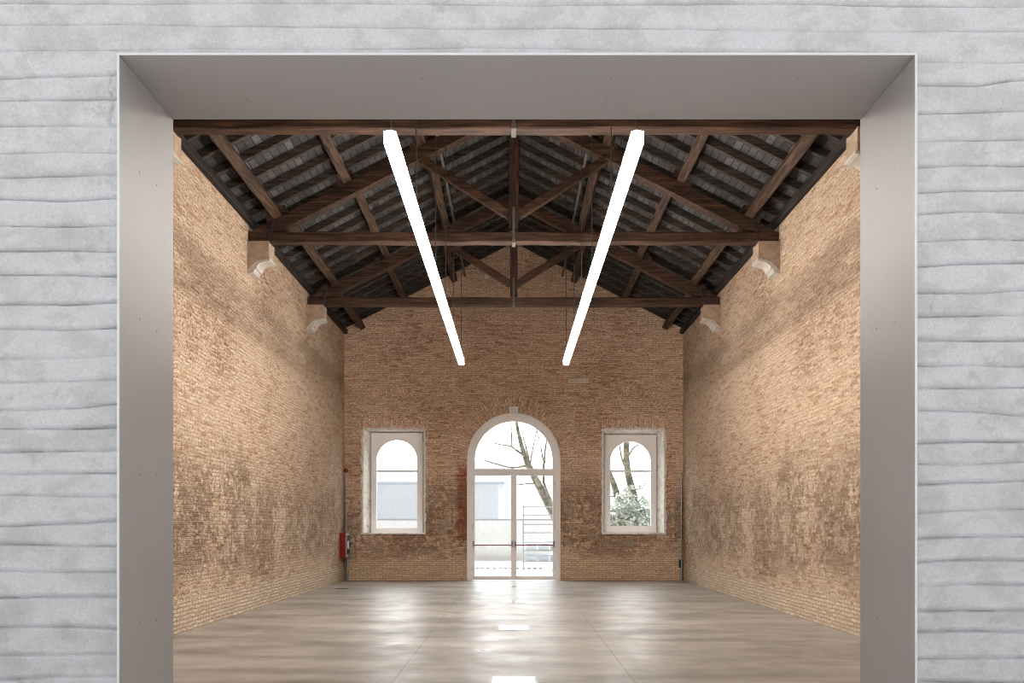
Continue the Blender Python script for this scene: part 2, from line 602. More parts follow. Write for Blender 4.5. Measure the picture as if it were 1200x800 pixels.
def timber(bm, p0, p1, w, h, up=(0, 0, 1), seg=10, jit=0.004, ch=0.014, rg=rnd):
    p0, p1 = Vector(p0), Vector(p1)
    d = (p1 - p0).normalized()
    up = Vector(up)
    side = d.cross(up).normalized()
    up = side.cross(d).normalized()
    a, b = w / 2, h / 2
    prof = [(-a + ch, -b), (a - ch, -b), (a, -b + ch), (a, b - ch), (a - ch, b), (-a + ch, b), (-a, b - ch), (-a, -b + ch)]
    rings = []
    for i in range(seg + 1):
        c = p0.lerp(p1, i / seg)
        ox, oy = (rg.uniform(-jit, jit), rg.uniform(-jit, jit))
        rings.append([bm.verts.new(c + side * (s + ox + rg.uniform(-jit, jit) * .5) + up * (t + oy + rg.uniform(-jit, jit) * .5)) for s, t in prof])
    for r0, r1 in zip(rings, rings[1:]):
        for i in range(8):
            j = (i + 1) % 8
            bm.faces.new((r0[i], r0[j], r1[j], r1[i]))
    bm.faces.new(rings[0][::-1])
    bm.faces.new(rings[-1])


def tube(bm, pts, rad, n=8):
    pts = [Vector(p) for p in pts]
    if not isinstance(rad, (list, tuple)):
        rad = [rad] * len(pts)
    rings = []
    prev = None
    for i, p in enumerate(pts):
        d = (pts[min(i + 1, len(pts) - 1)] - pts[max(i - 1, 0)]).normalized()
        ref = prev if prev is not None else (Vector((0, 0, 1)) if abs(d.z) < 0.9 else Vector((1, 0, 0)))
        s = d.cross(ref)
        if s.length < 1e-5:
            s = d.cross(Vector((0, 1, 0)))
        s.normalize()
        u = s.cross(d).normalized()
        prev = u
        rings.append([bm.verts.new(p + (s * cos(2 * pi * k / n) + u * sin(2 * pi * k / n)) * rad[i]) for k in range(n)])
    for r0, r1 in zip(rings, rings[1:]):
        for k in range(n):
            j = (k + 1) % n
            bm.faces.new((r0[k], r0[j], r1[j], r1[k]))
    bm.faces.new(rings[0][::-1])
    bm.faces.new(rings[-1])


def copy_tree(o, parent=None):
    c = o.copy()
    C.objects.link(c)
    if parent is not None:
        c.parent = parent
    for ch in [q for q in o.children]:
        copy_tree(ch, c)
    return c


# ------------------------------------------------------------------ the hall
W = 4.73                     # half width
Y0, YB = 3.74, 22.23         # hall side of the front wall, face of the gable wall
ZE, SL = 7.0, 0.508          # underside of the rafters at the wall, slope
roofz = lambda x: ZE + SL * (W - abs(x))

bm = B()
box(bm, -6.0, 6.0, 3.2, YB + 0.62, -0.2, 0.0)
struct(obj('floor', bm, M['floor']), 'polished grey brown concrete floor of the brick hall', 'floor')

bm = B()
box(bm, -W - 0.4, -W, Y0 - 0.3, YB + 0.05, 0.0, ZE + 0.02)
struct(obj('wall_left', bm, M['brick_side']), 'long old brick wall on the left of the hall', 'wall')
bm = B()
box(bm, W, W + 0.4, Y0 - 0.3, YB + 0.05, 0.0, ZE + 0.02)
struct(obj('wall_right', bm, M['brick_side']), 'long old brick wall on the right of the hall', 'wall')

# gable wall with an arched door opening and two window openings
RO = 1.31
ZS = 3.36
winL = [(-4.21, 1.306), (-2.50, 1.306), (-2.50, 4.21), (-4.21, 4.21)]
winR = [(-x, z) for x, z in winL][::-1]
outl = [(-W - 0.4, 0.0)] + [(-RO, 0.0)]
for i in range(33):
    a = pi - pi * i / 32
    outl.append((RO * cos(a), ZS + RO * sin(a)))
outl += [(RO, 0.0), (W + 0.4, 0.0), (W + 0.4, 6.86), (0, roofz(0) + 0.09), (-W - 0.4, 6.86)]
bm = B()
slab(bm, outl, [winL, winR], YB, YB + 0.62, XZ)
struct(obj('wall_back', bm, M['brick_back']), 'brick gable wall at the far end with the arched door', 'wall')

# roof boards
bm = B()
dz = 0.155
prof = [(-W - 0.7, roofz(W) - SL * 0.7 + dz), (0, roofz(0) + dz), (W + 0.7, roofz(W) - SL * 0.7 + dz),
        (W + 0.7, roofz(W) - SL * 0.7 + dz + 0.12), (0, roofz(0) + dz + 0.14), (-W - 0.7, roofz(W) - SL * 0.7 + dz + 0.12)]
slab(bm, prof, [], Y0 - 0.4, YB + 0.8, XZ)
struct(obj('ceiling', bm, M['deck']), 'sloping underside of the roof, grey boards between rafters', 'ceiling')

# ------------------------------------------------------------------ front wall in white painted masonry, courses as in the photograph
YF = 3.265
px2x = lambda px: (px - 602) * 3.25 / F
py2z = lambda py: EYE + (616 - py) * 3.25 / F
LX0, LX1, LZ = -1.606, 1.634, 3.436      # clear opening of the steel lining

bm = B()
fo = [(-6.0, 0), (LX0 - 0.012, 0), (LX0 - 0.012, LZ + 0.012), (LX1 + 0.012, LZ + 0.012), (LX1 + 0.012, 0), (6.0, 0), (6.0, 6.4), (0, 9.5), (-6.0, 6.4)]
slab(bm, fo, [], YF + 0.03, Y0, XZ)
TOP = [[(0, 2), (350, 1), (640, 4), (900, 2), (1072, 5), (1200, 6)],
       [(0, 27), (150, 26), (225, 28), (400, 29), (560, 32), (640, 31), (720, 31), (900, 33), (1072, 34), (1200, 35)],
       [(0, 57), (75, 56), (150, 56), (230, 54), (330, 56), (450, 55), (560, 53), (640, 54), (720, 56), (900, 60), (1000, 62), (1072, 70), (1200, 71)]]
LEFT = [(91, 88, 86), (116, 116, 115), (146, 145, 146), (177, 176, 177), (207, 205, 202), (232, 234, 231), (263, 264, 262),
        (293, 292, 293), (321, 321, 322), (356, 356, 353), (384, 385, 383), (419, 418, 414), (447, 446, 444), (480, 478, 473),
        (502, 502, 500), (529, 528, 527), (555, 554, 554), (580, 581, 582), (616, 614, 610), (638, 640, 640), (669, 671, 670),
        (701, 700, 700), (735, 735, 737), (768, 768, 767), (797, 794, 793)]
RIGHT = [(98, 99, 92), (131, 130, 128), (164, 163, 162), (195, 192, 193), (224, 222, 222), (249, 246, 248), (281, 279, 280),
         (311, 308, 307), (342, 342, 339), (370, 369, 368), (398, 398, 398), (428, 427, 429), (454, 454, 453), (480, 481, 486),
         (519, 517, 517), (543, 544, 541), (568, 565, 563), (602, 598, 597), (631, 629, 629), (659, 656, 657), (688, 685, 686),
         (716, 716, 716), (741, 740, 741), (773, 773, 772), (800, 801, 802)]


def interp(cp, x):
    if x <= cp[0][0]:
        return cp[0][1]
    for (xa, ya), (xb, yb) in zip(cp, cp[1:]):
        if x <= xb:
            t = (x - xa) / (xb - xa)
            t = t * t * (3 - 2 * t)
            return ya + (yb - ya) * t
    return cp[-1][1]


def smooth_noise(seed):
    r = random.Random(seed)
    ph = [(r.uniform(0, 6.28), r.uniform(.7, 1.3)) for _ in range(4)]
    return lambda x: (sin(x * 3.1 * ph[0][1] + ph[0][0]) + .7 * sin(x * 7.3 * ph[1][1] + ph[1][0]) + .5 * sin(x * 17 * ph[2][1] + ph[2][0])
                      + .35 * sin(x * 41 * ph[3][1] + ph[3][0])) / 2.5


left_lines = TOP + [[(0, a), (75, b), (141, c)] for a, b, c in LEFT]
right_lines = TOP + [[(1072, a), (1136, b), (1200, c)] for a, b, c in RIGHT]
for lines in (left_lines, right_lines):
    y = 827
    while y < 1060:
        lines.append([(0, y), (1200, y + 2)])
        y += 29 + (len(lines) * 7 % 5) - 2
above = [[(0, -30 * k), (400, -30 * k + 3), (800, -30 * k - 2), (1200, -30 * k + 2)] for k in range(1, 24)][::-1]
left_lines = above + left_lines
right_lines = above + right_lines


cracks = [(129, 84, 146, 0.012), (129, 160, 262, 0.004), (1095, 340, 372, 0.006), (1094, 378, 432, 0.004), (136, 300, 330, 0.004)]


def patch(bm, xs, zs, lines, seed):
    r = random.Random(seed)
    wob = [smooth_noise(seed + i) for i in range(len(lines))]
    dep = [r.uniform(0.7, 1.3) for _ in lines]
    grid = []
    for x in xs:
        px = x * F / 3.25 + 602
        js = [interp(cp, px) + 0.7 * wob[i](x) for i, cp in enumerate(lines)]
        col = []
        k = 0
        for z in zs:                      # from the top downwards
            py = 616 - (z - EYE) * F / 3.25
            while k + 1 < len(js) and js[k + 1] <= py:
                k += 1
            lo, hi = js[k], js[k + 1] if k + 1 < len(js) else js[k] + 30
            a, b = (py - lo), (hi - py)   # pixels below the joint over it, above the joint under it
            d = max(0.6, dep[k] * (0.85 + 0.5 * wob[k](x * .7 + 3)))
            e = max(0.6, dep[min(k + 1, len(dep) - 1)] * (0.85 + 0.5 * wob[min(k + 1, len(js) - 1)](x * .7 + 3)))
            h = 0.0
            if a < 2.8:                   # lip of the course, facing up
                t = max(0, a / 2.8)
                h += d * (-0.0130 + 0.0195 * t * t * (3 - 2 * t))
            elif a < 20:
                h += 0.0065 * d * (1 - (a - 2.8) / 17.2) ** 1.2
            if 0 <= b < 5.5:              # underside of the course, turning back into the joint
                t = 1 - b / 5.5
                h -= 0.0150 * e * t ** 1.7
            q = min(a, b)
            if q < 0.9 and wob[(k * 5 + 1) % len(wob)](x * 2.1) > 0.1:
                h -= 0.003 * (1 - q / 0.9)
            for cx, ya_, yb_, dp in cracks:
                if ya_ < py < yb_:
                    q = abs(px - cx - 2.2 * sin(py * .17) - 1.0 * sin(py * .41 + 1))
                    if q < 1.9:
                        h -= dp * (1 - q / 1.9) * (0.7 + 0.3 * sin(py * .37))
            h += 0.0007 * wob[k](x * 1.3 + z * 4)
            col.append(bm.verts.new((x, YF - 0.004 - h, z)))
        grid.append(col)
    for c0, c1 in zip(grid, grid[1:]):
        for i in range(len(zs) - 1):
            bm.faces.new((c0[i], c0[i + 1], c1[i + 1], c1[i]))


def frange(a, b, n):
    return [a + (b - a) * i / n for i in range(n + 1)]


bmf = B()
zfull = frange(3.75, 0.84, 1020) + frange(0.84, 0.0, 140)[1:]
patch(bmf, frange(-6.0, -2.4, 40)[:-1] + frange(-2.4, LX0 - 0.012, 110), zfull, left_lines, 3)
patch(bmf, frange(LX1 + 0.012, 2.4, 110)[:-1] + frange(2.4, 6.0, 40), zfull, right_lines, 3)
patch(bmf, frange(LX0 - 0.012, LX1 + 0.012, 200), frange(3.75, LZ + 0.012, 80), left_lines[:26], 3)
patch(bmf, frange(-6.0, 6.0, 100), frange(6.4, 3.75, 160), left_lines[:26], 3)
me = bpy.data.meshes.new('tmp')
bmf.to_mesh(me)
bmf.free()
bm.from_mesh(me)
bpy.data.meshes.remove(me)
wf = obj('wall_front', bm, M['white_wall'])
struct(wf, 'white painted masonry wall around the large square opening', 'wall')

# ------------------------------------------------------------------ steel lining of the opening
lin = thing('doorway_lining', 'satin grey steel lining of the large square opening in the white wall', 'doorway lining', (0, 3.5, 0))
YA, YZ_ = 3.245 - 3.5, 3.755 - 3.5
t = 0.010


def lin_panel(pts, y0, y1, nm='panel', mat='liner'):
    bm_ = B()
    slab(bm_, pts, [], y0, y1, XZ)
    return obj(nm, bm_, M[mat], lin)


jl = lin_panel([(LX0 - t, 0), (LX0, 0), (LX0, LZ - 0.0015), (LX0 - t, LZ + t - .0015)], YA, YZ_, 'jamb_panel')
jr = lin_panel([(LX1 + t, 0), (LX1, 0), (LX1, LZ - 0.0015), (LX1 + t, LZ + t - .0015)], YA, YZ_, 'jamb_panel')
hp = lin_panel([(LX0 - t, LZ + t), (LX0, LZ), (LX1, LZ), (LX1 + t, LZ + t)], YA, YZ_, 'head_panel')
e0, e1 = YA - 0.004, YA
w_ = 0.009
lin_panel([(LX0 - w_, 0), (LX0, 0), (LX0, LZ), (LX1, LZ), (LX1, 0), (LX1 + w_, 0), (LX1 + w_, LZ + w_), (LX0 - w_, LZ + w_)], e0, e1, 'edge_strip', 'edge')


def screw_at(p, axis, parent):
    bm_ = B()
    p = Vector(p)
    a = Vector(axis)
    tube(bm_, [p - a * 0.001, p + a * 0.0014, p + a * 0.0022], [0.0048, 0.0044, 0.0025], 10)
    obj('screw', bm_, M['screw'], parent)


for k, z in enumerate((3.045, 2.40, 1.745, 1.10, 0.455)):
    for y in (3.42, 3.585):
        q = 0.008 if (k + int(y * 10)) % 2 else -0.006
        screw_at((LX0, y - 3.5, z + q), (1, 0, 0), jl)
        screw_at((LX1, y - 3.5, z - q), (-1, 0, 0), jr)
for x in (-1.20, -0.392, 0.416, 1.22):
    for y in (3.415, 3.58):
        screw_at((x, y - 3.5, LZ), (0, 0, -1), hp)

# ------------------------------------------------------------------ roof timbers
TB = 6.575                    # underside of the tie beams
TH = 0.18                     # their height
TW = 0.20                     # their thickness
TY = (10.12, 14.18, 18.24)    # near faces of the three trusses
names3 = ('nearest', 'middle', 'farthest')
where3 = ('nearest roof truss, its tie beam along the top edge of the opening', 'middle roof truss, its tie beam crossing behind both lamps halfway up',
          'farthest roof truss, just before the brick gable wall')
rb = lambda x: 6.78 + SL * (4.17 - abs(x))    # underside of the principal rafters
RT = 0.245                                     # their vertical thickness


def truss(i):
    rg = random.Random(40 + i)
    yc = TY[i] + TW / 2
    T = thing('roof_truss', where3[i] + ', dark old timber', 'roof truss', (0, yc, TB), 'timber trusses under the roof')
    lz = lambda z: z - TB
    bm_ = B()
    timber(bm_, (-W + 0.02, 0, TH / 2), (W - 0.02, 0, TH / 2), TW, TH, seg=28, jit=0.006, rg=rg)
    tb = obj('tie_beam', bm_, M['wood_x'], T)
    for s in (-1, 1):
        bm_ = B()
        # lower end cut to sit on the tie beam
        n = 16
        y0, y1 = -0.09, 0.09
        lo, hi = [], []
        for k in range(n + 1):
            x = 4.68 + (0.06 - 4.68) * k / n
            j = rg.uniform(-.006, .006)
            lo.append((s * x, max(lz(rb(x)) + j, TH + 0.002)))
            hi.append((s * x, lz(rb(x)) + RT + j * .7))
        slab(bm_, lo + hi[::-1], [], y0, y1, XZ)
        obj('principal_rafter', bm_, M['wood_x'], T)
    # king post, hung clear of the tie beam
    bm_ = B()
    timber(bm_, (0, 0, TH + 0.06), (0, 0, lz(rb(0)) + RT - 0.02), 0.17, 0.17, up=(0, 1, 0), seg=10, jit=0.004, rg=rg)
    obj('king_post', bm_, M['wood_z'], T)
    for s in (-1, 1):
        bm_ = B()
        timber(bm_, (s * 0.07, 0, 0.50), (s * 1.66, 0, lz(rb(1.66)) + 0.03), 0.12, 0.15, seg=8, jit=0.005, rg=rg)
        obj('brace', bm_, M['wood_x'], T)
    # iron stirrup from the post round the tie beam
    bm_ = B()
    for yy in (-TW / 2 - 0.008, TW / 2 + 0.008):
        box(bm_, -0.022, 0.022, yy - 0.005, yy + 0.005, -0.012, 0.62)
    box(bm_, -0.03, 0.03, -TW / 2 - 0.013, TW / 2 + 0.013, -0.02, -0.008)
    bbox(bm_, -0.03, 0.03, -TW / 2 - 0.03, -TW / 2 - 0.008, -0.02, 0.05, 0.004, 1)
    obj('stirrup', bm_, M['old_iron'], T)
    for s in (-1, 1):
        bm_ = B()
        x = s * 4.36
        a, b = (x - 0.022, x + 0.022)
        for yy in (-TW / 2 - 0.008, TW / 2 + 0.008):
            slab(bm_, [(a, -0.008), (b, -0.008), (b - s * 0.09, 0.42), (a - s * 0.09, 0.42)], [], yy - 0.004, yy + 0.004, XZ)
        box(bm_, a, b, -TW / 2 - 0.012, TW / 2 + 0.012, -0.014, -0.006)
        obj('heel_strap', bm_, M['iron'], T)
        for xp in (4.2, 2.97, 1.65):
            bm_ = B()
            xx = xp + 0.145
            zz = lz(rb(xx)) + RT + 0.05
            timber(bm_, (s * xx, -0.10, zz), (s * xx, 0.10, zz), 0.11, 0.12, up=(s * SL, 0, 1), seg=2, jit=0.003, rg=rg)
            obj('cleat', bm_, M['wood_y'], T)
    return T


for i in range(3):
    truss(i)

# corbels under the beam ends
side_n = {-1: 'left', 1: 'right'}
for i in range(3):
    for s in (-1, 1):
        T = thing('corbel', 'moulded stone corbel on the %s wall under the end of the %s tie beam' % (side_n[s], names3[i]), 'corbel',
                  (s * W, TY[i] + 0.13, TB), 'corbels under the tie beams')
        bm_ = B()
        slab(bm_, [(0.02 * s, 0), (-0.38 * s, 0), (-0.38 * s, -0.30), (-0.15 * s, -0.36), (-0.02 * s, -0.50), (0.02 * s, -0.52)], [], -0.17, 0.17, XZ)
        bd = obj('body', bm_, M['stone_dull'], T)
        bm_ = B()
        pts = [(-0.40, -0.30), (-0.40, -0.335), (-0.365, -0.345)]
        for k in range(9):
            a = radians(90 * k / 8)
            pts.append((-0.36 + 0.20 * sin(a) * 1.0, -0.35 - 0.13 * (1 - cos(a))))
        pts += [(-0.13, -0.49), (-0.10, -0.55), (0.02, -0.58), (0.02, -0.50), (-0.03, -0.49), (-0.15, -0.35)]
        slab(bm_, [(s * -x if False else s * x, z) for x, z in pts], [], -0.16, 0.175, XZ)
        tmp = obj('moulding', bm_, M['stone'], T)
        tmp['label'] = 'pale moulded underside of the corbel'

# purlins, one timber per bay, lapped on the trusses
levels = ((4.2, 'lowest'), (2.97, 'middle'), (1.65, 'upper'))
bays = ((Y0 + 0.02, TY[0] + 0.10, 'nearer than the nearest truss'), (TY[0] + 0.103, TY[1] + 0.10, 'between nearest and middle trusses'),
        (TY[1] + 0.103, TY[2] + 0.10, 'between middle and farthest trusses'), (TY[2] + 0.103, YB - 0.003, 'between farthest truss and gable'))
ct = 1 / sqrt(1 + SL * SL)
for bi, (ya, yb, wh) in enumerate(bays):
    if bi == 0:
        ya = 7.0
    for s in (-1, 1):
        for xp, lv in levels:
            rg = random.Random(bi * 17 + int(xp * 10) + s)
            dx = (0.05 if bi % 2 else -0.05) + rg.uniform(-0.02, 0.02)
            x = xp + dx
            zc = rb(x) + RT + 0.126
            bm_ = B()
            timber(bm_, (0, ya, 0), (0, yb, 0), 0.165, 0.215, up=(s * SL, 0, 1), seg=9, jit=0.009, rg=rg)
            o = obj('purlin', bm_, M['wood_y'], None, loc=(s * x, 0, zc))
            tag(o, '%s of three purlins, %s roof slope, %s' % (lv, side_n[s], wh), 'purlin', 'purlins of the roof')
bm_ = B()
timber(bm_, (0, 7.0, roofz(0) - 0.13), (0, YB - 0.003, roofz(0) - 0.13), 0.15, 0.17, seg=24, jit=0.006)
tag(obj('ridge_beam', bm_, M['wood_y']), 'dark ridge beam along the top of the roof', 'ridge beam')
for s in (-1, 1):  # dark plates added to draw the shadow line below the rafters
    bm_ = B()
    timber(bm_, (s * (W - 0.03), Y0 + 0.02, ZE - 0.06), (s * (W - 0.03), YB, ZE - 0.06), 0.13, 0.13, seg=30, jit=0.006)
    tag(obj('shadow_plate', bm_, M['plate']), 'dark plate standing in for rafter shadow along the top of the %s brick wall' % side_n[s], 'wall plate')

# common rafters
ordn = ['closest to the gable wall', 'second', 'third', 'fourth', 'fifth', 'sixth', 'seventh', 'eighth', 'ninth', 'tenth', 'eleventh', 'twelfth',
        'thirteenth', 'fourteenth', 'fifteenth', 'sixteenth', 'seventeenth', 'eighteenth', 'nineteenth', 'twentieth', 'twenty-first', 'twenty-second',
        'twenty-third', 'twenty-fourth', 'twenty-fifth', 'twenty-sixth', 'twenty-seventh']
for s in (-1, 1):
    protos = []
    for v in range(4):
        bm_ = B()
        h = 0.15
        timber(bm_, (s * 0.03, 0, roofz(0.03) + h / 2 + 0.002), (s * (W + 0.12), 0, roofz(W + 0.12) + h / 2 + 0.002), 0.075, h * ct, seg=12, jit=0.006, ch=0.006,
               rg=random.Random(v + 60))
        protos.append(obj('rafter', bm_, M['rafter']))
    for k in range(27):
        y = YB - 0.08 - 0.565 * k
        o = protos[k] if k < 4 else protos[(k * 7) % 4].copy()
        if k >= 4:
            C.objects.link(o)
        o.location = (0, y, 0)
        pl = ('slim grey brown rafter of the %s roof slope, the one closest to the brick gable' % side_n[s] if k == 0 else
              'slim grey brown rafter of the %s roof slope, %s counting from the brick gable' % (side_n[s], ordn[k]))
        tag(o, pl, 'rafter', 'rafters of the %s roof slope' % side_n[s])

# conduits lying on the trusses
for s in (-1, 1):
    bm_ = B()
    bbox(bm_, -0.025, 0.025, 9.0, YB - 0.02, -0.03, 0.03, 0.006, 1)
    o = obj('cable_tray', bm_, M['old_iron'], None, loc=(s * 1.36, 0, rb(1.36) + RT + 0.035))
    tag(o, 'narrow grey metal cable tray under the %s roof slope, above the lamp' % side_n[s], 'cable tray', 'cable trays under the roof')

# ------------------------------------------------------------------ linear lamps
LZ0, LH, LW = 4.975, 0.112, 0.108
for s in (-1, 1):
    T = thing('linear_lamp', 'long glowing white linear pendant lamp hanging on the %s' % side_n[s], 'lamp', (s * 1.12, 7.2, LZ0), 'pendant lamps')
    n, ln = 5, 1.98
    for k in range(n):
        bm_ = B()
        box(bm_, -LW / 2, LW / 2, k * ln + (0.0 if k == 0 else 0.0015), (k + 1) * ln - (0.0 if k == n - 1 else 0.0015), 0, LH)
        obj('diffuser', bm_, M['lamp'], T)
    bm_ = B()
    bbox(bm_, -0.03, 0.03, 0.01, n * ln - 0.01, LH, LH + 0.018, 0.003, 1)
    obj('mounting_rail', bm_, M['alu'], T)
    ztop = roofz(1.12) - LZ0 + 0.003
    for k in range(n + 1):
        y = 0.06 + (n * ln - 0.12) * k / n
        kr = round((YB - 0.08 - 7.2 - y) / 0.565)
        y = min(max(YB - 0.08 - 0.565 * kr - 7.2, 0.03), n * ln - 0.03) if k not in (0, n) else y
        bm_ = B()
        tube(bm_, [(0, y, LH + 0.01), (0, y, ztop)], 0.007, 6)
        cb = obj('cable', bm_, M['cable'], T)
        bm_ = B()
        tube(bm_, [(0, y, LH + 0.015), (0, y, LH + 0.035), (0, y, LH + 0.06)], [0.014, 0.014, 0.006], 8)
        obj('cable_grip', bm_, M['steel'], cb)

# ------------------------------------------------------------------ arched door
dr = bpy.data.objects.new('door_1', None)
C.objects.link(dr)
dr.location = (0, YB, 0)
struct(dr, 'white arched double door with fanlight in the gable wall', 'door')


def ring(bm_, ro, ri, zs, y0, y1, zb=0.0, n=40):
    o_ = arch(-ro, ro, zb, zs, n)
    i_ = arch(-ri, ri, zb, zs, n)
    # U-shaped band: outer outline up and inner outline back
    out = [(ro, zb)] + o_[2:] + [(-ro, zb)]
    inn = [(-ri, zb)] + i_[2:][::-1] + [(ri, zb)]
    slab(bm_, out + inn, [], y0, y1, XZ)


bm_ = B()
ring(bm_, 1.303, 1.235, ZS, -0.035, 0.16)
ring(bm_, 1.236, 1.165, ZS, -0.005, 0.16)
obj('door_surround', bm_, M['frame'], dr)
bm_ = B()
bbox(bm_, -1.17, 1.17, 0.01, 0.13, 3.02, 3.115, 0.006, 1)
bbox(bm_, -1.17, 1.17, 0.025, 0.12, 2.975, 3.02, 0.004, 1)
obj('transom', bm_, M['frame'], dr)
bm_ = B()
ring(bm_, 1.167, 1.083, ZS, 0.03, 0.11, 3.10)
fl = obj('fanlight_frame', bm_, M['frame'], dr)
bm_ = B()
a_ = [(1.09 * cos(pi * k / 32), ZS + 1.09 * sin(pi * k / 32)) for k in range(33)]
slab(bm_, [(1.09, 3.11)] + a_ + [(-1.09, 3.11)], [], 0.065, 0.075, XZ)
obj('pane', bm_, M['glass'], fl)
bm_ = B()
bbox(bm_, -0.022, 0.022, 0.018, 0.045, 0.014, 2.97, 0.004, 1)
obj('astragal', bm_, M['frame'], dr)
for s in (-1, 1):
    bm_ = B()
    for xa, xb, za, zb_ in ((0.003, 0.077, 0.012, 2.972), (1.083, 1.163, 0.012, 2.972), (0.077, 1.083, 0.012, 0.115), (0.077, 1.083, 2.925, 2.972)):
        box(bm_, min(s * xa, s * xb), max(s * xa, s * xb), 0.035, 0.10, za, zb_)
    lf = obj('door_leaf', bm_, M['frame'], dr)
    bm_ = B()
    xs = sorted((s * 0.074, s * 1.087))
    box(bm_, xs[0], xs[1], 0.064, 0.074, 0.11, 2.93)
    obj('pane', bm_, M['glass'], lf)
    bm_ = B()
    tube(bm_, [(s * 0.035, -0.075, 0.985), (s * 1.13, -0.075, 0.985)], 0.018, 10)
    pb = obj('push_bar', bm_, M['redbar'], lf)
    for x in (0.045, 1.115):
        bm_ = B()
        bbox(bm_, s * x - 0.022, s * x + 0.022, -0.095, 0.036, 0.935, 1.10, 0.006, 1)
        obj('bar_bracket', bm_, M['grey_plastic'], pb)
    for z in (0.35, 1.5, 2.7):
        bm_ = B()
        tube(bm_, [(s * 1.168, 0.022, z - 0.06), (s * 1.168, 0.022, z + 0.06)], 0.012, 8)
        obj('hinge', bm_, M['grey_plastic'], lf)

bm_ = B()
slab(bm_, [(-0.115, 4.665), (0.115, 4.665), (0.14, 4.845), (-0.14, 4.845)], [], -0.05, 0.03, XZ)
bmesh.ops.bevel(bm_, geom=[e for e in bm_.edges if abs(e.verts[0].co.y - e.verts[1].co.y) < .001], offset=0.008, segments=1, affect='EDGES')
o = obj('keystone', bm_, M['frame'], None, loc=(0, YB, 0))
tag(o, 'small pale keystone block on top of the door arch', 'keystone')

